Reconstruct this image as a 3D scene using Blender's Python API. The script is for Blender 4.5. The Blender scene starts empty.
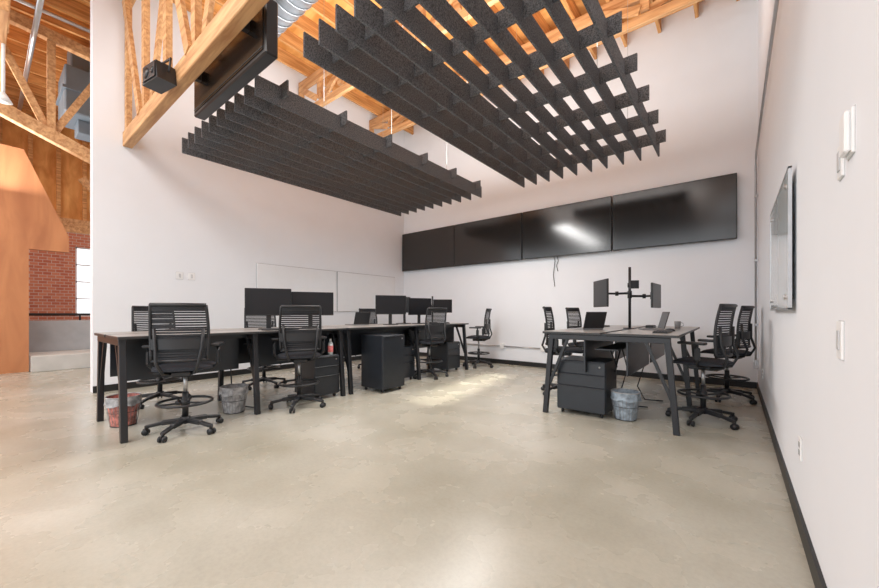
import bpy, bmesh, math, random
from mathutils import Vector, Matrix
random.seed(4)
S = bpy.context.scene
COL = S.collection

# ------------------------------------------------------------ materials
def newmat(name):
    m = bpy.data.materials.new(name); m.use_nodes = True
    nt = m.node_tree
    return m, nt, nt.nodes["Principled BSDF"]

def mat(name, rgb, rough=0.5, metal=0.0, var=0.08, scale=8.0, bump=0.0, spec=0.5, trans=0.0, alpha=1.0, coat=0.0):
    m, nt, b = newmat(name)
    tc = nt.nodes.new("ShaderNodeTexCoord")
    n = nt.nodes.new("ShaderNodeTexNoise"); n.inputs["Scale"].default_value = scale; n.inputs["Detail"].default_value = 4
    nt.links.new(tc.outputs["Object"], n.inputs["Vector"])
    r = nt.nodes.new("ShaderNodeValToRGB")
    a = [max(0, c*(1-var)) for c in rgb]; c2 = [min(1, c*(1+var)) for c in rgb]
    r.color_ramp.elements[0].position = .3; r.color_ramp.elements[1].position = .7
    r.color_ramp.elements[0].color = (*a, 1); r.color_ramp.elements[1].color = (*c2, 1)
    nt.links.new(n.outputs["Fac"], r.inputs["Fac"])
    nt.links.new(r.outputs["Color"], b.inputs["Base Color"])
    b.inputs["Roughness"].default_value = rough
    b.inputs["Metallic"].default_value = metal
    b.inputs["Specular IOR Level"].default_value = spec
    b.inputs["Transmission Weight"].default_value = trans
    b.inputs["Alpha"].default_value = alpha
    b.inputs["Coat Weight"].default_value = coat
    if bump:
        bp = nt.nodes.new("ShaderNodeBump"); bp.inputs["Strength"].default_value = bump
        n2 = nt.nodes.new("ShaderNodeTexNoise"); n2.inputs["Scale"].default_value = scale*8
        nt.links.new(tc.outputs["Object"], n2.inputs["Vector"])
        nt.links.new(n2.outputs["Fac"], bp.inputs["Height"]); nt.links.new(bp.outputs["Normal"], b.inputs["Normal"])
    return m

def wood(name, c1, c2, stretch=(1, 1, 1), scale=3.0, rough=0.6):
    m, nt, b = newmat(name)
    tc = nt.nodes.new("ShaderNodeTexCoord"); mp = nt.nodes.new("ShaderNodeMapping")
    mp.inputs["Scale"].default_value = stretch
    n = nt.nodes.new("ShaderNodeTexNoise"); n.inputs["Scale"].default_value = scale
    n.inputs["Detail"].default_value = 6; n.inputs["Distortion"].default_value = .6
    r = nt.nodes.new("ShaderNodeValToRGB")
    r.color_ramp.elements[0].position = .32; r.color_ramp.elements[1].position = .68
    r.color_ramp.elements[0].color = (*c1, 1); r.color_ramp.elements[1].color = (*c2, 1)
    nt.links.new(tc.outputs["Object"], mp.inputs["Vector"]); nt.links.new(mp.outputs["Vector"], n.inputs["Vector"])
    nt.links.new(n.outputs["Fac"], r.inputs["Fac"]); nt.links.new(r.outputs["Color"], b.inputs["Base Color"])
    b.inputs["Roughness"].default_value = rough
    return m

def concrete():
    m, nt, b = newmat("polished_concrete")
    tc = nt.nodes.new("ShaderNodeTexCoord")
    n1 = nt.nodes.new("ShaderNodeTexNoise"); n1.inputs["Scale"].default_value = .75; n1.inputs["Detail"].default_value = 4; n1.inputs["Roughness"].default_value = .45; n1.inputs["Distortion"].default_value=.2
    n2 = nt.nodes.new("ShaderNodeTexNoise"); n2.inputs["Scale"].default_value = 38; n2.inputs["Detail"].default_value = 8; n2.inputs["Roughness"].default_value = .75
    n3 = nt.nodes.new("ShaderNodeTexNoise"); n3.inputs["Scale"].default_value = 2.0; n3.inputs["Detail"].default_value = 5; n3.inputs["Roughness"].default_value = .5
    for n in (n1, n2, n3): nt.links.new(tc.outputs["Object"], n.inputs["Vector"])
    r = nt.nodes.new("ShaderNodeValToRGB")
    e = r.color_ramp.elements
    e[0].position = .28; e[0].color = (.355, .34, .275, 1)
    e[1].position = .72; e[1].color = (.545, .54, .485, 1)
    k = e.new(.5); k.color = (.45, .437, .372, 1)
    nt.links.new(n1.outputs["Fac"], r.inputs["Fac"])
    r2 = nt.nodes.new("ShaderNodeValToRGB")
    r2.color_ramp.elements[0].position = .2; r2.color_ramp.elements[0].color = (.84, .83, .81, 1)
    r2.color_ramp.elements[1].position = .8; r2.color_ramp.elements[1].color = (1.08, 1.08, 1.08, 1)
    nt.links.new(n3.outputs["Fac"], r2.inputs["Fac"])
    r3 = nt.nodes.new("ShaderNodeValToRGB")
    r3.color_ramp.elements[0].position = .38; r3.color_ramp.elements[0].color = (.90, .90, .89, 1)
    r3.color_ramp.elements[1].position = .58; r3.color_ramp.elements[1].color = (1, 1, 1, 1)
    nt.links.new(n2.outputs["Fac"], r3.inputs["Fac"])
    mx = nt.nodes.new("ShaderNodeMix"); mx.data_type = 'RGBA'; mx.blend_type = 'MULTIPLY'; mx.inputs["Factor"].default_value = 1
    nt.links.new(r.outputs["Color"], mx.inputs["A"]); nt.links.new(r2.outputs["Color"], mx.inputs["B"])
    mx2 = nt.nodes.new("ShaderNodeMix"); mx2.data_type = 'RGBA'; mx2.blend_type = 'MULTIPLY'; mx2.inputs["Factor"].default_value = 1
    nt.links.new(mx.outputs["Result"], mx2.inputs["A"]); nt.links.new(r3.outputs["Color"], mx2.inputs["B"])
    nt.links.new(mx2.outputs["Result"], b.inputs["Base Color"])
    rr = nt.nodes.new("ShaderNodeMapRange"); rr.inputs["To Min"].default_value = .18; rr.inputs["To Max"].default_value = .36
    nt.links.new(n3.outputs["Fac"], rr.inputs["Value"]); nt.links.new(rr.outputs["Result"], b.inputs["Roughness"])
    b.inputs["Specular IOR Level"].default_value = .45
    return m

def brick():
    m, nt, b = newmat("red_brick")
    tc = nt.nodes.new("ShaderNodeTexCoord")
    sx = nt.nodes.new("ShaderNodeSeparateXYZ"); cx = nt.nodes.new("ShaderNodeCombineXYZ")
    nt.links.new(tc.outputs["Object"], sx.inputs[0]); nt.links.new(sx.outputs["Y"], cx.inputs["X"]); nt.links.new(sx.outputs["Z"], cx.inputs["Y"])
    t = nt.nodes.new("ShaderNodeTexBrick"); t.inputs["Scale"].default_value = 3.2
    t.inputs["Color1"].default_value = (.48, .13, .07, 1); t.inputs["Color2"].default_value = (.62, .23, .13, 1)
    t.inputs["Mortar"].default_value = (.58, .48, .42, 1); t.inputs["Mortar Size"].default_value = .018
    nt.links.new(cx.outputs[0], t.inputs["Vector"]); nt.links.new(t.outputs["Color"], b.inputs["Base Color"])
    b.inputs["Roughness"].default_value = .85
    return m

M_floor = concrete()
M_wall = mat("white_wall_paint", (.83, .848, .885), .7, var=.012, scale=2, bump=.02)
M_black_trim = mat("black_trim", (.012, .012, .013), .45)
M_ceil = wood("plywood_ceiling", (.58, .235, .05), (.88, .46, .15), (1, 3, 1), 1.6)
M_joist = wood("joist_wood", (.42, .175, .05), (.76, .40, .15), (8, .6, 8), 2.5)
M_truss = wood("truss_wood", (.44, .20, .075), (.74, .44, .21), (.7, 8, 8), 2.5)
M_orange = wood("stained_plywood", (.42, .16, .065), (.58, .25, .105), (1, 1.6, .35), 2.2)
M_brick = brick()
M_conc = mat("concrete_block", (.42, .43, .44), .8, var=.1, scale=3)
M_conc_l = mat("concrete_light", (.54, .53, .50), .8, var=.1, scale=3)
M_felt = mat("grey_acoustic_felt", (.125, .130, .140), .8, var=.7, scale=90, spec=.35)
M_screen = mat("glossy_black_screen", (.014, .012, .011), .17, var=.1, spec=.8)
M_scr2 = mat("dark_monitor_glass", (.008, .008, .010), .3, var=.1, spec=.35)
M_bezel = mat("black_bezel", (.013, .013, .014), .35)
M_blackpl = mat("black_plastic", (.018, .019, .022), .42, var=.1)
M_blackmet = mat("black_metal", (.016, .017, .021), .35)
M_mesh = mat("chair_mesh_fabric", (.024, .026, .031), .75, var=.3, scale=80)
M_seat = mat("seat_fabric", (.020, .023, .031), .85, var=.3, scale=80, bump=.1)
M_cab = mat("charcoal_cabinet", (.020, .024, .031), .3, var=.08)
M_desk = mat("grey_laminate", (.30, .285, .27), .3, var=.1, scale=12)
M_deskedge = mat("dark_edge", (.03, .03, .032), .4)
M_steel = mat("galvanised_steel", (.42, .45, .49), .32, metal=.85, var=.2, scale=6)
M_duct = mat("painted_duct", (.15, .19, .23), .5, metal=.2, var=.15, scale=2)
M_white = mat("white_plastic", (.86, .86, .86), .4, var=.02)
M_board = mat("white_glass_board", (.86, .87, .89), .12, var=.01, spec=.6)
M_glass = mat("frosted_glass_board", (.66, .71, .72), .08, var=.02, spec=.8)
M_grey = mat("grey_plastic", (.25, .25, .26), .45)
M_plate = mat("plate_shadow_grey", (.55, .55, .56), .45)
M_silver = mat("brushed_silver", (.5, .5, .51), .3, metal=.8)
M_bagred = mat("red_liner", (.50, .19, .16), .45, var=.7, scale=22)
M_baggrey = mat("grey_liner", (.40, .40, .41), .4, var=.5, scale=18)
M_bagblue = mat("blue_grey_liner", (.32, .38, .44), .35, var=.5, scale=18)
M_key = mat("keyboard_keys", (.05, .05, .055), .5)
M_paper = mat("label_paper", (.75, .2, .2), .6, var=.4, scale=30)
M_bottle = mat("clear_bottle", (.75, .82, .86), .15, var=.05, alpha=.75)

# ------------------------------------------------------------ mesh builder
class MB:
    def __init__(self): self.bm = bmesh.new(); self.mats = []
    def mi(self, m):
        if m not in self.mats: self.mats.append(m)
        return self.mats.index(m)
    def add(self, t, m, M=None, smooth=False):
        i = self.mi(m); mp = {}
        for v in t.verts:
            co = M @ v.co if M is not None else v.co
            mp[v] = self.bm.verts.new(co)
        for f in t.faces:
            try:
                nf = self.bm.faces.new([mp[v] for v in f.verts]); nf.material_index = i; nf.smooth = smooth
            except ValueError: pass
        t.free()
    def box(self, c, s, m, rot=(0, 0, 0), bevel=0.0, seg=1):
        t = bmesh.new(); bmesh.ops.create_cube(t, size=1)
        for v in t.verts: v.co = Vector((v.co.x*s[0], v.co.y*s[1], v.co.z*s[2]))
        if bevel: bmesh.ops.bevel(t, geom=t.edges[:], offset=bevel, segments=seg, affect='EDGES', profile=.5)
        R = Matrix.Rotation(rot[2], 4, 'Z') @ Matrix.Rotation(rot[1], 4, 'Y') @ Matrix.Rotation(rot[0], 4, 'X')
        self.add(t, m, Matrix.Translation(c) @ R, smooth=False)
    def bb(self, x0, x1, y0, y1, z0, z1, m, bevel=0.0):
        self.box(((x0+x1)/2, (y0+y1)/2, (z0+z1)/2), (abs(x1-x0), abs(y1-y0), abs(z1-z0)), m, bevel=bevel)
    def beam(self, p0, p1, w, h, m, bevel=0.0, up=(0, 0, 1)):
        p0 = Vector(p0); p1 = Vector(p1); d = p1-p0; L = d.length; x = d.normalized(); u = Vector(up)
        if abs(x.dot(u)) > .99: u = Vector((0, 1, 0))
        y = u.cross(x).normalized(); z = x.cross(y)
        R = Matrix((x, y, z)).transposed().to_4x4()
        t = bmesh.new(); bmesh.ops.create_cube(t, size=1)
        for v in t.verts: v.co = Vector((v.co.x*L, v.co.y*w, v.co.z*h))
        if bevel: bmesh.ops.bevel(t, geom=t.edges[:], offset=bevel, segments=1, affect='EDGES')
        self.add(t, m, Matrix.Translation((p0+p1)/2) @ R)
    def cyl(self, p0, p1, r, m, r2=None, seg=16, smooth=True, caps=True):
        p0 = Vector(p0); p1 = Vector(p1); d = p1-p0
        t = bmesh.new(); bmesh.ops.create_cone(t, cap_ends=caps, segments=seg, radius1=r, radius2=r if r2 is None else r2, depth=d.length)
        R = Vector((0, 0, 1)).rotation_difference(d).to_matrix().to_4x4()
        self.add(t, m, Matrix.Translation((p0+p1)/2) @ R, smooth=smooth)
    def tube(self, pts, r, m, seg=8, closed=False):
        pts = [Vector(p) for p in pts]; i = self.mi(m); rings = []; n = len(pts)
        for k, p in enumerate(pts):
            a = pts[(k-1) % n] if (closed or k > 0) else p
            b = pts[(k+1) % n] if (closed or k < n-1) else p
            d = (b-a).normalized(); u = Vector((0, 0, 1)) if abs(d.z) < .95 else Vector((1, 0, 0))
            s = d.cross(u).normalized(); w = s.cross(d)
            rings.append([self.bm.verts.new(p + r*(math.cos(2*math.pi*j/seg)*s + math.sin(2*math.pi*j/seg)*w)) for j in range(seg)])
        for k in range(n if closed else n-1):
            A = rings[k]; B = rings[(k+1) % n]
            for j in range(seg):
                try:
                    f = self.bm.faces.new((A[j], A[(j+1) % seg], B[(j+1) % seg], B[j])); f.material_index = i; f.smooth = True
                except ValueError: pass
        if not closed:
            for R_ in (rings[0], rings[-1]):
                try: f = self.bm.faces.new(R_); f.material_index = i
                except ValueError: pass
    def grid(self, fn, nu, nv, m, smooth=True, closeu=False):
        i = self.mi(m); V = [[self.bm.verts.new(fn(a/nu, b/nv)) for b in range(nv+1)] for a in range(nu+(0 if closeu else 1))]
        na = len(V)
        for a in range(nu):
            for b in range(nv):
                f = self.bm.faces.new((V[a][b], V[(a+1) % na][b], V[(a+1) % na][b+1], V[a][b+1])); f.material_index = i; f.smooth = smooth
    def prism(self, poly, axis, a0, a1, m):
        i = self.mi(m)
        def P(q, a):
            if axis == 'x': return Vector((a, q[0], q[1]))
            if axis == 'y': return Vector((q[0], a, q[1]))
            return Vector((q[0], q[1], a))
        A = [self.bm.verts.new(P(q, a0)) for q in poly]; B = [self.bm.verts.new(P(q, a1)) for q in poly]
        n = len(poly)
        for f in (A, B[::-1]): self.bm.faces.new(f).material_index = i
        for k in range(n): self.bm.faces.new((A[k], B[k], B[(k+1) % n], A[(k+1) % n])).material_index = i
    def mesh(self, name):
        bmesh.ops.recalc_face_normals(self.bm, faces=self.bm.faces[:])
        me = bpy.data.meshes.new(name); self.bm.to_mesh(me); self.bm.free()
        for m in self.mats: me.materials.append(m)
        return me
    def obj(self, name, loc=(0, 0, 0), rz=0):
        return place(self.mesh(name), name, loc, rz)

def place(me, name, loc=(0, 0, 0), rz=0, scale=1):
    o = bpy.data.objects.new(name, me); COL.objects.link(o)
    o.location = loc; o.rotation_euler = (0, 0, rz); o.scale = (scale,)*3
    return o

# ------------------------------------------------------------ dimensions
CAMH = 1.2
XR = 0.29; XL = -7.47; YB = 7.68; YE = 1.05; ZC = 6.5
XFAR = -14.0; YF = -6.0

# ------------------------------------------------------------ room shell
b = MB(); b.bb(XFAR-.2, XR+.2, YF, YB+.2, -.1, 0, M_floor); b.obj("floor")
b = MB(); b.bb(XR, XR+.2, YF, YB+.2, 0, ZC, M_wall); b.obj("wall_right")
b = MB(); b.bb(XL-.2, XR, YB, YB+.2, 0, ZC, M_wall); b.obj("wall_back")
b = MB(); b.bb(XL-.2, XL, YE, YB, 0, ZC, M_wall); b.obj("wall_left")
b = MB(); b.bb(XFAR-.2, XR+.2, YF, YB+.2, ZC, ZC+.1, M_ceil); b.obj("ceiling")
b = MB(); b.bb(XR-.015, XR, YF, YB, 0, .10, M_black_trim); b.obj("baseboard_right")
b = MB(); b.bb(XL, XR-.015, YB-.015, YB, 0, .10, M_black_trim); b.obj("baseboard_back")
b = MB(); b.bb(XL, XL+.015, YE, YB-.015, 0, .10, M_black_trim); b.obj("baseboard_left")
wy0, wy1, wz0, wz1 = 1.62, 3.2, 1.1, 3.0
b = MB(); ZB = 3.5
b.bb(XFAR-.2, XFAR, YF, wy0, 0, ZB, M_brick); b.bb(XFAR-.2, XFAR, wy1, YB+.2, 0, ZB, M_brick)
b.bb(XFAR-.2, XFAR, wy0, wy1, 0, wz0, M_brick); b.bb(XFAR-.2, XFAR, wy0, wy1, wz1, ZB, M_brick)
b.bb(XFAR-.2, XFAR-.03, YF, YB+.2, ZB, ZC, M_ceil)
k = YF+.3
while k < YB:
    b.bb(XFAR-.03, XFAR+.05, k-.04, k+.04, ZB, ZC-.28, M_joist); k += .5
b.bb(XFAR-.03, XFAR+.12, YF, YB+.2, ZB-.02, ZB+.22, M_truss)
b.obj("wall_far_brick")
b = MB()
for k in range(4):
    y = wy0+.02+(wy1-wy0-.04)*k/3; b.bb(XFAR-.12, XFAR-.06, y-.02, y+.02, wz0, wz1, M_white)
for k in range(5):
    z = wz0+.02+(wz1-wz0-.04)*k/4; b.bb(XFAR-.12, XFAR-.06, wy0, wy1, z-.02, z+.02, M_white)
b.obj("window_1")
b = MB()
b.prism([(YF+.1, 0), (.62, 0), (.62, 2.5), (1.20, 2.5), (1.20, 2.83), (.55, 4.5), (YF+.1, 4.62)], 'x', -11.35, -11.2, M_orange)
b.obj("wall_orange_plywood")
b = MB(); b.bb(-12.18, -11.0, .64, 4.5, 0, .32, M_conc_l, .01); b.obj("concrete_curb")
b = MB(); b.bb(-12.35, -12.2, .3, 5, 0, 1.02, M_conc, .01); b.obj("low_concrete_wall")
b = MB()
b.cyl((-12.28, .3, 1.16), (-12.28, 5, 1.16), .03, M_black_trim)
for k in range(5): b.cyl((-12.28, .5+k, 1.02), (-12.28, .5+k, 1.16), .018, M_black_trim)
b.obj("handrail")

# ------------------------------------------------------------ ceiling structure
b = MB()
x = XFAR+.3
while x < XR:
    b.bb(x-.025, x+.025, YF+.05, YB-.02, ZC-.26, ZC-.002, M_joist); x += .55
b.obj("ceiling_joists")

def truss(y, xa, xb, zb, zt, name, panel=.95, w=.12, ch=.22):
    b = MB()
    b.bb(xa, xb, y-w/2, y+w/2, zb, zb+ch, M_truss, .008)
    b.bb(xa, xb, y-w/2, y+w/2, zt-.2, zt, M_truss, .008)
    n = int((xb-xa)/panel); p = (xb-xa)/n
    for k in range(n):
        x0 = xa+k*p
        b.beam((x0+.06, y, zb+.2), (x0+.06, y, zt-.18), .07, .12, M_truss, up=(1, 0, 0))
        if k % 2: b.beam((x0+.1, y+.05, zb+.2), (x0+p, y+.05, zt-.18), .05, .13, M_truss)
        else: b.beam((x0+.1, y-.05, zt-.18), (x0+p, y-.05, zb+.2), .05, .13, M_truss)
    return b.obj(name)
truss(1.45, XL+.01, XR-.02, 3.80, ZC-.27, "roof_truss", .95)
truss(4.4, XL+.01, XR-.02, 5.45, ZC-.27, "roof_truss", .7, .08, .14)
truss(6.4, XL+.01, XR-.02, 5.65, ZC-.27, "roof_truss", .7, .08, .14)
for yy, zz in ((3.2, 4.9), (2.3, 4.9), (.2, 5.3), (-1.2, 4.9)):
    truss(yy, XFAR+.13, XL-.25, zz, ZC-.27, "roof_truss", .9, .1, .16)
# sloping scissor truss in the hall
b = MB()
def sl(y, top):
    return 6.15-.12*(y+1.6) if top else 5.17-.417*(y+1.6)
b.beam((-9.0, -1.6, sl(-1.6, 0)), (-9.0, 2.6, sl(2.6, 0)), .14, .2, M_truss, .006)
b.beam((-9.0, -1.6, sl(-1.6, 1)), (-9.0, 2.6, sl(2.6, 1)), .12, .18, M_truss, .006)
for k in range(6):
    y = -1.5+.75*k
    b.beam((-9.0, y, sl(y, 0)), (-9.0, y, sl(y, 1)), .08, .1, M_truss)
    if k < 5: b.beam((-9.05, y, sl(y, 0) if k % 2 else sl(y, 1)), (-9.05, y+.75, sl(y+.75, 1) if k % 2 else sl(y+.75, 0)), .06, .1, M_truss)
b.obj("scissor_truss")
b = MB()
b.beam((-12.9, 1.9, 2.9), (-11.7, 3.2, 4.9), .1, .16, M_truss); b.beam((-12.9, 2.35, 0), (-12.9, 2.35, 6.2), .14, .14, M_truss)
b.beam((-12.9, 3.4, 2.6), (-12.9, 1.6, 4.6), .1, .16, M_truss); b.beam((-12.9, 1.85, 3.2), (-12.9, 1.85, 6.2), .1, .1, M_truss)
b.beam((-12.9, 1.2, 3.3), (-12.9, 3.2, 3.3), .1, .2, M_truss)
b.obj("timber_brace")

b = MB()
b.cyl((-4.9, 2.35, 5.15), (XR-.05, 2.35, 5.15), .26, M_steel, seg=32)
for k in range(34): b.tube([(-4.88+.15*k, 2.35+.265*math.cos(a), 5.15+.265*math.sin(a)) for a in [2*math.pi*j/24 for j in range(24)]], .008, M_steel, 4, True)
b.cyl((-4.75, 2.35, 5.3), (-4.75, 2.35, ZC-.27), .2, M_steel, seg=24)
b.obj("spiral_duct")
b = MB()
b.bb(-10.3, -9.4, .95, 1.8, 4.85, 5.7, M_duct, .02); b.bb(-10.1, -9.6, 1.05, 1.7, 5.7, 6.23, M_duct, .02)
b.bb(-10.33, -9.37, .92, 1.83, 5.25, 5.30, M_duct); b.bb(-10.05, -9.65, 1.15, 1.6, 4.6, 4.85, M_duct, .01)
b.obj("rectangular_duct")
b = MB()
b.cyl((-8.7, .22, 4.55), (-8.7, .22, 6.48), .02, M_white); b.cyl((-8.7, .22, 4.42), (-8.7, .22, 4.55), .10, M_white, r2=.03)
b.obj("pendant_lamp")
b = MB()
b.cyl((-13.5, .55, 5.75), (-7.8, .55, 5.75), .035, M_silver); b.cyl((-8.4, YF+1, 5.9), (-8.4, 6, 5.9), .03, M_silver)
b.obj("sprinkler_pipe")

# ------------------------------------------------------------ acoustic baffle grids
def baffles(xa, xb, ya, yb, n, ys, name, zb=3.48, h=.22, t=.02):
    b = MB()
    for k in range(n):
        x = xa+(xb-xa)*k/(n-1); b.bb(x-t/2, x+t/2, ya, yb, zb, zb+h, M_felt, .002)
    for y in ys:
        b.bb(xa-.12, xb+.12, y-t/2, y+t/2, zb+h*.42, zb+h+.04, M_felt, .002)
    for x in (xa+.25, xb-.25):
        for y in (ya+1.0, (ya+yb)/2, yb-.8): b.cyl((x, y, zb+h), (x, y, ZC-.2), .003, M_silver, seg=6)
    b.obj(name)
baffles(-6.15, -3.92, 1.80, 6.22, 10, [2.1+.78*k for k in range(6)], "acoustic_baffle_grid")
baffles(-2.99, -.86, 1.80, 6.20, 10, [2.1+.64*k for k in range(7)], "acoustic_baffle_grid")

b = MB()
b.bb(-5.05, -3.28, 1.60, 1.72, 3.54, 4.06, M_bezel, .012)
b.bb(-5.01, -3.32, 1.592, 1.602, 3.58, 4.02, M_screen)
for k in range(2): b.bb(-5.01, -3.32, 1.588, 1.592, 3.60+k*.40, 3.608+k*.40, M_bezel)
for x in (-4.8, -3.6): b.bb(x-.03, x+.03, 1.51, 1.60, 3.86, 3.98, M_blackmet)
b.obj("hanging_display_panel")
b = MB()
b.prism([(-.17, -.1), (.17, -.1), (.13, .1), (-.13, .1)], 'y', -.1, .09, M_blackpl)
b.box((0, -.106, 0), (.26, .012, .16), M_blackmet)
b.cyl((-.06, -.118, 0), (-.06, -.106, 0), .06, M_bezel); b.cyl((.07, -.118, 0), (.07, -.106, 0), .035, M_bezel)
b.tube([(-.19, 0, 0), (-.19, .02, .16), (.19, .02, .16), (.19, 0, 0)], .012, M_blackmet)
b.cyl((0, .02, .16), (0, .13, .16), .02, M_blackmet)
b.obj("loudspeaker", (-5.06, 1.27, 3.86), math.radians(10))

# ------------------------------------------------------------ wall displays
W = 1.855; gap = .015; x0 = -7.43
for k in range(4):
    xa = x0+k*(W+gap); zb, zt = 2.385, 3.44
    b = MB()
    b.bb(xa, xa+W, YB-.12, YB-.07, zb, zt, M_bezel, .006)
    b.bb(xa+.012, xa+W-.012, YB-.123, YB-.12, zb+.016, zt-.012, M_screen)
    b.bb(xa+.5, xa+W-.5, YB-.07, YB, zb+.25, zt-.25, M_blackmet)
    b.obj("wall_mounted_television")
b = MB()
for cx, L in ((-3.0, .62), (-2.93, .3)):
    b.tube([(cx, YB-.05, 2.42), (cx+.02, YB-.03, 2.3), (cx-.02, YB-.02, 2.38-L*.6), (cx+.01, YB-.015, 2.38-L)], .006, M_blackpl, 6)
b.obj("hanging_tv_cables")

b = MB()
for (ya, yb) in ((3.45, 5.35), (5.37, 7.3)):
    b.bb(XL, XL+.014, ya, yb, 1.22, 2.2, M_silver, .002)
    b.bb(XL+.014, XL+.025, ya+.012, yb-.012, 1.232, 2.188, M_board, .004)
b.obj("wall_whiteboard")
b = MB()
b.bb(XR-.035, XR-.022, 3.05, 4.45, 1.23, 2.07, M_glass, .003)
b.bb(XR-.038, XR-.02, 3.04, 3.055, 1.22, 2.08, M_silver); b.bb(XR-.038, XR-.02, 4.445, 4.46, 1.22, 2.08, M_silver)
b.bb(XR-.038, XR-.02, 3.04, 4.46, 1.218, 1.23, M_silver); b.bb(XR-.038, XR-.02, 3.04, 4.46, 2.07, 2.082, M_silver)
for y in (3.2, 4.3):
    for z in (1.3, 2.0): b.cyl((XR, y, z), (XR-.045, y, z), .015, M_silver)
b.obj("wall_glass_board")

def plate_r(y, z, name, w=.075, h=.12, d=.008, kind=0):
    b = MB(); b.bb(XR-d, XR, y-w/2, y+w/2, z-h/2, z+h/2, M_white, .002)
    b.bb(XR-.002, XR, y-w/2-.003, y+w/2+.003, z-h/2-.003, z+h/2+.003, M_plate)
    if kind == 0: b.bb(XR-d-.004, XR-d, y-.016, y+.016, z-.033, z+.033, M_plate, .001)
    elif kind == 1:
        for s in (-.022, .022): b.box((XR-d-.001, y, z+s), (.003, .03, .028), M_grey, bevel=.001)
    else: b.bb(XR-d-.015, XR-d, y-w/2+.006, y+w/2-.006, z-h/2+.006, z+h/2-.006, M_white, .005)
    b.obj(name)
plate_r(1.86, 1.105, "light_switch", h=.13)
plate_r(2.85, .445, "wall_outlet", kind=1)
plate_r(1.72, 1.765, "thermostat", .085, .14, kind=2)
plate_r(1.85, 1.72, "light_switch", .07, .115)
plate_r(6.3, .42, "wall_outlet", kind=1)
b = MB()
for (y, z) in ((2.15, 1.84), (2.33, 1.84)):
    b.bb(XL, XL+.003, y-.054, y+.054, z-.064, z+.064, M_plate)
    b.bb(XL, XL+.008, y-.05, y+.05, z-.06, z+.06, M_white, .002)
    b.bb(XL+.008, XL+.012, y-.016, y+.016, z-.033, z+.033, M_plate, .001)
b.obj("wall_switch_plates")
b = MB()
b.tube([(XR-.03, -2, 3.64), (XR-.03, 3, 3.64), (XR-.03, 7.3, 3.64), (XR-.03, 7.48, 3.6), (XR-.03, 7.55, 3.48), (XR-.03, 7.55, .45)], .014, M_silver, 8)
b.bb(XR-.05, XR-.001, 7.5, 7.6, .33, .47, M_silver, .004)
for z in (1, 2, 3): b.bb(XR-.048, XR-.001, 7.53, 7.57, z, z+.03, M_silver)
b.obj("electrical_conduit")
b = MB()
b.tube([(-6.0, YB-.03, .42), (-4.3, YB-.03, .42)], .012, M_silver, 8)
b.bb(-4.3, -4.2, YB-.05, YB, .36, .48, M_white, .004); b.bb(-3.3, -3.2, YB-.05, YB, .36, .48, M_white, .004)
b.tube([(-4.2, YB-.03, .42), (-3.3, YB-.03, .42)], .012, M_silver, 8)
b.obj("wall_power_box")

# ------------------------------------------------------------ bench desks
DH = .98
def bench(xa, xb, ya, yb, stations, name="bench_desk"):
    b = MB(); xc = (xa+xb)/2; st = (yb-ya)/stations
    for s in range(stations):
        y0 = ya+s*st+.004; y1 = ya+(s+1)*st-.004
        for (u, v) in ((xa, xc-.03), (xc+.03, xb)):
            b.bb(u, v, y0, y1, DH-.028, DH-.003, M_deskedge, .003)
            b.bb(u+.003, v-.003, y0+.003, y1-.003, DH-.004, DH, M_desk)
    b.bb(xc-.045, xc+.045, ya+.02, yb-.02, DH-.03, DH-.012, M_blackmet)
    for (x) in (xc-.3, xc+.3): b.bb(x-.03, x+.03, ya+.05, yb-.05, DH-.085, DH-.028, M_blackmet)
    for s in range(stations):
        y0 = ya+s*st+.08; y1 = ya+(s+1)*st-.08
        for x in (xc-.22, xc+.22): b.bb(x-.009, x+.009, y0, y1, DH-.46, DH-.03, M_cab, .002)
        b.bb(xc-.12, xc+.12, y0+.05, y1-.05, DH-.20, DH-.185, M_blackmet)
        b.tube([(xc, y0+.2, DH-.19), (xc+.05, y0+.3, DH-.4), (xc-.02, y0+.5, DH-.5), (xc, y0+.75, DH-.19)], .009, M_blackpl, 6)
    for s in range(stations+1):
        y = ya+.05 if s == 0 else (yb-.05 if s == stations else ya+s*st)
        b.beam((xa+.10, y, DH-.03), (xa+.02, y, 0), .055, .055, M_blackmet, .004, up=(0, 1, 0))
        b.beam((xb-.10, y, DH-.03), (xb-.02, y, 0), .055, .055, M_blackmet, .004, up=(0, 1, 0))
        b.bb(xa+.07, xb-.07, y-.03, y+.03, DH-.09, DH-.03, M_blackmet, .004)
        b.beam((xa+.30, y, DH-.05), (xa+.05, y, .30), .03, .03, M_blackmet, up=(0, 1, 0))
        b.beam((xb-.30, y, DH-.05), (xb-.05, y, .30), .03, .03, M_blackmet, up=(0, 1, 0))
    return b.obj(name)
bench(-5.50, -4.38, .78, 3.32, 2)
bench(-5.50, -4.38, 3.36, 6.46, 2)
bench(-1.80, -.42, 4.22, 7.02, 2)

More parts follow.
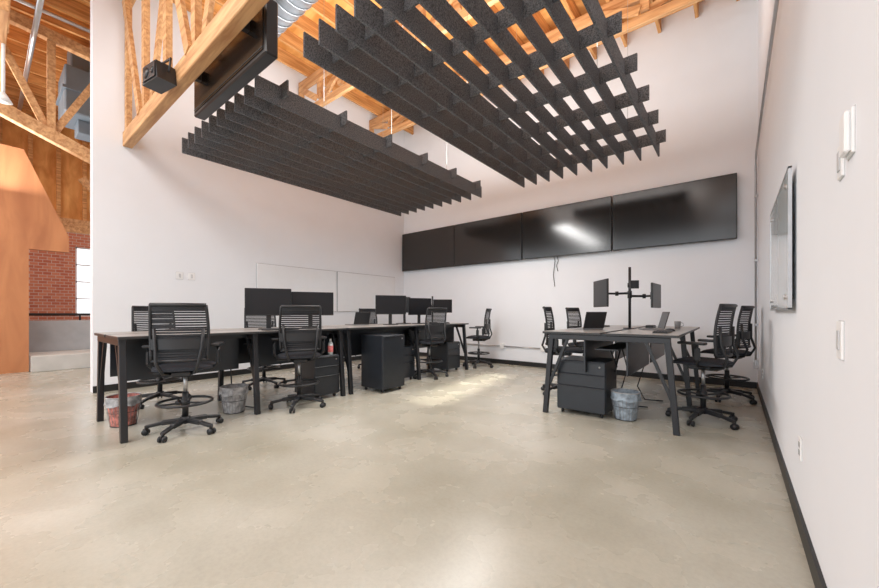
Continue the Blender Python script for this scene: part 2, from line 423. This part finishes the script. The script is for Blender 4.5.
# ------------------------------------------------------------ drafting chair (faces +X)
def chair_mesh():
    b = MB()
    for k in range(5):
        a = 2*math.pi*k/5+.3; c, s = math.cos(a), math.sin(a)
        b.beam((.03*c, .03*s, .115), (.20*c, .20*s, .105), .055, .045, M_blackpl, .008)
        b.beam((.18*c, .18*s, .107), (.335*c, .335*s, .078), .040, .032, M_blackpl, .006)
        e = Vector((.33*c, .33*s, 0)); t = Vector((-s, c, 0))
        b.cyl(e+Vector((0, 0, .045)), e+Vector((0, 0, .085)), .012, M_blackpl, seg=8)
        for q in (-.020, .020):
            b.cyl(e+t*(q-.009)+Vector((0, 0, .029)), e+t*(q+.009)+Vector((0, 0, .029)), .029, M_blackpl, seg=14)
        b.box(e+Vector((0, 0, .045)), (.05, .012, .03), M_blackpl, rot=(0, 0, a), bevel=.004)
    b.cyl((0, 0, .085), (0, 0, .15), .045, M_blackpl, seg=20)
    b.cyl((0, 0, .15), (0, 0, .40), .028, M_blackpl, seg=16); b.cyl((0, 0, .40), (0, 0, .58), .018, M_silver, seg=12)
    b.tube([(.235*math.cos(a), .235*math.sin(a), .30) for a in [2*math.pi*j/32 for j in range(32)]], .013, M_blackpl, 8, True)
    for k in range(3):
        a = 2*math.pi*k/3; b.beam((.02*math.cos(a), .02*math.sin(a), .29), (.235*math.cos(a), .235*math.sin(a), .30), .028, .016, M_blackpl, .003)
    b.cyl((0, 0, .27), (0, 0, .33), .04, M_blackpl)
    b.box((-.02, 0, .60), (.28, .17, .055), M_blackpl, bevel=.012)
    b.beam((.05, -.06, .6), (.08, -.24, .6), .012, .012, M_blackpl); b.beam((-.05, .06, .6), (-.03, .26, .6), .012, .012, M_blackpl)
    def seatfn(lower):
        def f(u, v):
            a = 2*math.pi*u; r = v
            ca, sa = math.cos(a), math.sin(a)
            ex = .26*math.copysign(abs(ca)**.55, ca)*r; ey = .255*math.copysign(abs(sa)**.55, sa)*r
            edge = 1-r**5
            z = .665 + .022*edge + .012*(ey/.25)**2*(1-r**6) - .025*max(0, (ex-.14)/.12)**2
            if lower: z = .640 - .016*edge - .02*max(0, (ex-.14)/.12)**2
            return Vector((ex+.02, ey, z))
        return f
    b.grid(seatfn(False), 36, 8, M_seat, closeu=True); b.grid(seatfn(True), 36, 4, M_blackpl, closeu=True)
    up, lo = seatfn(False), seatfn(True)
    b.grid(lambda u, v: up(u, 1)*(1-v)+lo(u, 1)*v, 36, 1, M_seat, closeu=True)
    def bk(u, z):
        t = (z-.72)/.55; hw = .225+.012*math.sin(t*math.pi)
        xx = -.235 - .045*t + .03*math.sin(t*math.pi*.9)
        xx += .045*u*u
        return Vector((xx, hw*u, z))
    z0, z1 = .74, 1.275
    for sgn in (-1, 1):
        b.tube([bk(sgn*1.0, z0+(z1-z0)*k/10) for k in range(11)], .014, M_blackpl, 8)
    for z, r in ((z1, .018), (z0, .015)):
        b.tube([bk(-1+2*k/12, z) for k in range(13)], r, M_blackpl, 8)
    n = 22
    for k in range(1, n):
        z = z0+(z1-z0)*k/n
        b.grid(lambda u, v, z=z: bk(-1+2*u, z-.0088+.0176*v)+Vector((.004, 0, 0)), 10, 1, M_mesh)
    b.grid(lambda u, v: bk(-1+2*u, 1.215+.06*v)+Vector((-.004, 0, 0)), 10, 2, M_mesh)
    b.grid(lambda u, v: bk(-1+2*u, .85+.10*v)+Vector((-.012, 0, 0)), 10, 2, M_blackpl)
    for sgn in (-1, 1):
        b.tube([(-.10, sgn*.09, .60), (-.22, sgn*.13, .62), (-.265, sgn*.17, .72), bk(sgn*.8, .86)+Vector((-.02, 0, 0)), bk(sgn*.85, 1.05)+Vector((-.015, 0, 0))], .015, M_blackpl, 8)
    for sgn in (-1, 1):
        b.tube([(-.03, sgn*.12, .625), (-.03, sgn*.25, .635), (-.035, sgn*.292, .68), (-.04, sgn*.295, .86)], .017, M_blackpl, 8)
        b.box((-.04, sgn*.295, .76), (.06, .03, .14), M_blackpl, bevel=.01)
        b.box((.01, sgn*.285, .875), (.26, .085, .03), M_blackpl, bevel=.012, seg=2)
    return b.mesh("drafting_chair")
CH = chair_mesh()
def chair(x, y, deg): place(CH, "drafting_chair", (x, y, 0), math.radians(deg))
chair(-4.34, 1.30, 150); chair(-4.36, 2.56, 155); chair(-4.45, 5.25, 170); chair(-4.45, 6.95, 200)
chair(-5.98, 1.50, 5); chair(-6.0, 2.9, -10); chair(-6.1, 5.35, 0)
chair(-.27, 5.02, 165); chair(-.08, 6.5, 165)
chair(-1.98, 5.40, 10); chair(-2.02, 6.55, -8)

# ------------------------------------------------------------ pedestals & cabinets (front faces -Y local)
def pedestal(w, d, h, drawers, name, loc, rz=0):
    b = MB(); z0 = .05
    b.bb(-w/2, w/2, -d/2+.015, d/2, z0, h, M_cab, .006)
    z = z0+.01; H = h-z0-.02; fr = [.5, .25, .25] if drawers == 3 else [1/drawers]*drawers
    for f in fr:
        b.bb(-w/2+.004, w/2-.004, -d/2, -d/2+.016, z+.003, z+H*f-.003, M_cab, .003)
        b.bb(-w/2+.03, w/2-.03, -d/2-.006, -d/2, z+H*f-.02, z+H*f-.008, M_blackmet)
        z += H*f
    for sx in (-1, 1):
        for sy in (-1, 1):
            b.cyl((sx*(w/2-.05)-.01, sy*(d/2-.06), .025), (sx*(w/2-.05)+.01, sy*(d/2-.06), .025), .025, M_blackpl)
    b.cyl((w/2-.06, -d/2-.004, h-.06), (w/2-.06, -d/2, h-.06), .01, M_silver)
    b.obj(name, loc, rz)
pedestal(.40, .52, .60, 3, "mobile_pedestal", (-4.70, 3.04, 0), math.radians(90))
pedestal(.46, .50, .86, 1, "storage_cabinet", (-4.30, 3.95, 0), math.radians(90))
pedestal(.42, .5, .60, 3, "mobile_pedestal", (-4.75, 4.7, 0), math.radians(90))
pedestal(.42, .5, .60, 3, "mobile_pedestal", (-4.75, 6.1, 0), math.radians(90))
pedestal(.55, .52, .64, 3, "mobile_pedestal", (-1.40, 4.62, 0), 0)

# ------------------------------------------------------------ bins
def bin_(loc, liner, name="waste_bin"):
    b = MB(); r0, r1, h = .105, .145, .30
    b.cyl((0, 0, 0), (0, 0, .008), r0, M_blackmet, seg=24)
    def f(u, v):
        a = 2*math.pi*u; r = (r0-.004)+(r1-r0)*v+.006*math.sin(a*7+v*5)
        return Vector((r*math.cos(a), r*math.sin(a), .008+h*v))
    b.grid(f, 40, 8, liner, closeu=True)
    def g(u, v):
        a = 2*math.pi*u; r = r1+.004+.008*math.sin(a*9)*v+.004*v
        return Vector((r*math.cos(a), r*math.sin(a), .008+h+.008-.09*v-.012*math.sin(a*5)*v))
    b.grid(g, 40, 3, M_baggrey if liner is M_bagred else liner, closeu=True)
    for k in range(24):
        a = 2*math.pi*k/24; c, s = math.cos(a), math.sin(a)
        b.tube([(r0*c*1.03, r0*s*1.03, 0.004), (r1*c*1.03, r1*s*1.03, h-.06)], .0018, M_grey, 4)
    for v in (.02, .5):
        r = (r0+(r1-r0)*v)*1.04; b.tube([(r*math.cos(a), r*math.sin(a), h*v) for a in [2*math.pi*j/24 for j in range(24)]], .003, M_blackmet, 4, True)
    b.tube([((r1+.004)*math.cos(a), (r1+.004)*math.sin(a), h+.012) for a in [2*math.pi*j/24 for j in range(24)]], .006, M_baggrey, 6, True)
    b.obj(name, loc)
bin_((-5.10, .96, 0), M_bagred); bin_((-4.72, 1.92, 0), M_baggrey); bin_((-.96, 4.56, 0), M_bagblue)

# ------------------------------------------------------------ monitors
def monitor(x, y, face_deg, w=.60, h=.345, zc=1.34, name="computer_monitor", stand=True, zbase=DH):
    b = MB()
    z = zc-zbase
    b.box((0, 0, z), (.022, w, h), M_bezel, bevel=.005)
    b.box((.0115, 0, z+.004), (.002, w-.016, h-.026), M_scr2)
    b.box((-.022, 0, z), (.03, w*.5, h*.55), M_blackpl, bevel=.01)
    if stand:
        b.beam((-.055, 0, .012), (-.045, 0, z+.02), .06, .02, M_blackpl, .004, up=(1, 0, 0))
        b.box((-.03, 0, .007), (.20, .24, .012), M_blackpl, bevel=.004)
    return b.obj(name, (x, y, zbase+.001), math.radians(face_deg))
monitor(-4.80, 2.38, -30, .56, .36, 1.34)
monitor(-4.80, 3.00, -28, .64, .34, 1.33)
monitor(-4.82, 4.62, -30, .56, .34, 1.34)
monitor(-4.82, 5.40, -28, .48, .33, 1.32)
monitor(-5.20, 5.30, 185, .50, .32, 1.36)

def arm_stand(x, y, top, mons, name="monitor_arm_stand"):
    b = MB()
    b.box((0, 0, .006), (.14, .14, .012), M_blackmet, bevel=.003)
    b.cyl((0, 0, 0), (0, 0, top-DH), .018, M_blackmet)
    for (dx, dy, zc, deg, w, h) in mons:
        z = zc-DH
        b.cyl((0, 0, z-.03), (0, 0, z+.03), .028, M_blackmet)
        m1 = Vector((dx*.5-.0, dy*.5+.10, z)); e = Vector((dx, dy, z))
        n = Vector((math.cos(math.radians(deg)), math.sin(math.radians(deg)), 0)); e2 = e-n*.06
        b.beam((0, 0, z), m1, .035, .03, M_blackmet, .004); b.beam(m1, e2, .03, .028, M_blackmet, .004)
        b.cyl(m1-Vector((0, 0, .03)), m1+Vector((0, 0, .03)), .022, M_blackmet)
        if w:
            b.box(e-n*.03, (.06, .1, .1), M_blackmet, rot=(0, 0, math.radians(deg)), bevel=.004)
            b.box(e, (.025, w, h), M_bezel, rot=(0, 0, math.radians(deg)), bevel=.005)
            b.box(e+n*.013, (.002, w-.016, h-.02), M_scr2, rot=(0, 0, math.radians(deg)))
        else:
            b.box(e2+n*.02, (.02, .11, .11), M_blackmet, rot=(0, 0, math.radians(deg)))
    b.obj(name, (x, y, DH))
arm_stand(-1.13, 5.62, 1.83, [(-.34, -.15, 1.47, 215, .52, .38), (.30, .12, 1.43, -3, .5, .33), (.1, -.15, 1.58, -60, 0, 0)])
arm_stand(-5.0, 6.0, 1.55, [(.2, .1, 1.34, -40, .40, .28)])

def laptop(x, y, rz, openang=105):
    b = MB()
    b.box((0, 0, .009), (.24, .34, .016), M_grey, bevel=.004)
    b.box((.01, 0, .0175), (.12, .29, .002), M_key)
    a = math.radians(openang-90)
    b.box((-.12-math.sin(a)*.11, 0, .018+math.cos(a)*.11), (.008, .34, .22), M_blackpl, rot=(0, -a, 0), bevel=.003)
    b.box((-.115-math.sin(a)*.11, 0, .018+math.cos(a)*.11), (.002, .32, .20), M_scr2, rot=(0, -a, 0))
    b.obj("laptop", (x, y, DH), math.radians(rz))
def keyboard(x, y, rz):
    b = MB(); b.box((0, 0, .009), (.14, .43, .016), M_blackpl, bevel=.004)
    for i in range(5):
        for j in range(15): b.box((-.052+i*.026, -.196+j*.028, .019), (.021, .023, .006), M_key, bevel=.001)
    b.obj("keyboard", (x, y, DH), math.radians(rz))
def mouse(x, y):
    b = MB(); b.grid(lambda u, v: Vector((.055*math.cos(2*math.pi*u)*math.sin(v*math.pi/2), .032*math.sin(2*math.pi*u)*math.sin(v*math.pi/2), .032*math.cos(v*math.pi/2)**.7 if v < 1 else 0)), 20, 6, M_blackpl, closeu=True)
    b.obj("computer_mouse", (x, y, DH+.0005))
keyboard(-4.52, 2.40, 0); mouse(-4.52, 2.80); keyboard(-4.52, 5.6, 0); mouse(-4.52, 5.9)
keyboard(-.62, 4.75, 180); mouse(-.60, 5.15); keyboard(-1.6, 6.0, 0); keyboard(-5.3, 1.6, 0)
laptop(-.85, 5.45, 200); laptop(-5.25, 4.2, 180); laptop(-1.52, 5.0, 150)
b = MB(); b.box((0, 0, .02), (.1, .22, .04), M_blackpl, bevel=.006)
for k in range(4): b.box((.051, -.07+k*.045, .02), (.002, .02, .012), M_grey)
b.obj("docking_station", (-.95, 6.1, DH))
b = MB(); b.cyl((0, 0, 0), (0, 0, .1), .034, M_grey, r2=.04); b.tube([(.04, 0, .08), (.065, 0, .075), (.068, 0, .04), (.038, 0, .025)], .005, M_grey, 6); b.obj("coffee_mug", (-.62, 6.1, DH))
b = MB(); b.cyl((0, 0, 0), (0, 0, .16), .036, M_bottle); b.cyl((0, 0, .04), (0, 0, .13), .037, M_paper, caps=False)
b.cyl((0, 0, .16), (0, 0, .2), .036, M_bottle, r2=.014); b.cyl((0, 0, .2), (0, 0, .225), .015, M_white); b.obj("water_bottle", (-4.49, 3.12, .602))
b = MB()
for (x, y) in ((-4.95, 1.9), (-4.95, 3.2), (-1.1, 5.0), (-1.0, 5.5), (-4.95, 5.2)):
    b.tube([(x, y, .8), (x+.06, y+.05, .5), (x-.03, y+.1, .2), (x+.05, y+.15, .02), (x+.25, y+.25, .012)], .008, M_blackpl, 6)
b.obj("power_cables")

# ------------------------------------------------------------ lights
w = bpy.data.worlds.new("World"); S.world = w; w.use_nodes = True
bg = w.node_tree.nodes["Background"]; bg.inputs["Color"].default_value = (.90, .95, 1, 1); bg.inputs["Strength"].default_value = 2.2
def area(name, loc, rot, sx, sy, e, col=(1, 1, 1), spread=None):
    l = bpy.data.lights.new(name, 'AREA'); l.shape = 'RECTANGLE'; l.size = sx; l.size_y = sy; l.energy = e; l.color = col
    if spread: l.spread = math.radians(spread)
    o = bpy.data.objects.new(name, l); COL.objects.link(o); o.location = loc; o.rotation_euler = [math.radians(a) for a in rot]
area("overhead_fill", (-4, -2.2, 6.1), (0, 0, 0), 6, 3, 380, (1, .99, .97))  # added overhead fill outside the view; the ceiling has no skylight
area("ceiling_fill", (-3.4, 4.0, 3.95), (180, 0, 0), 5, 4, 300, (1, .97, .93))  # invented upward fill above the baffles, brightens the timber ceiling
area("hall_fill", (-10.5, -1.5, 6.1), (0, 0, 0), 3, 3, 160, (1, .98, .95))  # extra fill brightening the hall, no real fitting
area("hall_ceiling_fill", (-10, -.4, 3.6), (180, 0, 0), 2, 2, 110, (1, .97, .93))  # added fill aimed up at the hall roof, stands for no fixture
area("room_fill", (-3.45, 4.2, 3.4), (0, 0, 0), .4, 3.5, 120, (1, .99, .97))  # soft fill added between the baffle grids to even out the room
area("sun_streak_light", (-3.40, 5.0, 3.9), (0, 0, 8), .5, 2.6, 7, (1, .94, .80), 9)  # narrow area light added to lay the warm sun streak on the floor

# ------------------------------------------------------------ camera
cam = bpy.data.cameras.new("camera"); co = bpy.data.objects.new("camera", cam); COL.objects.link(co)
co.location = (0, 0, CAMH); co.rotation_euler = (math.radians(90), 0, math.radians(38.7))
cam.sensor_width = 36; cam.lens = 36*368/879; cam.shift_y = 18.7/879; cam.clip_start = .02
S.camera = co
S.view_settings.view_transform = 'Standard'; S.view_settings.look = 'None'; S.view_settings.exposure = 0
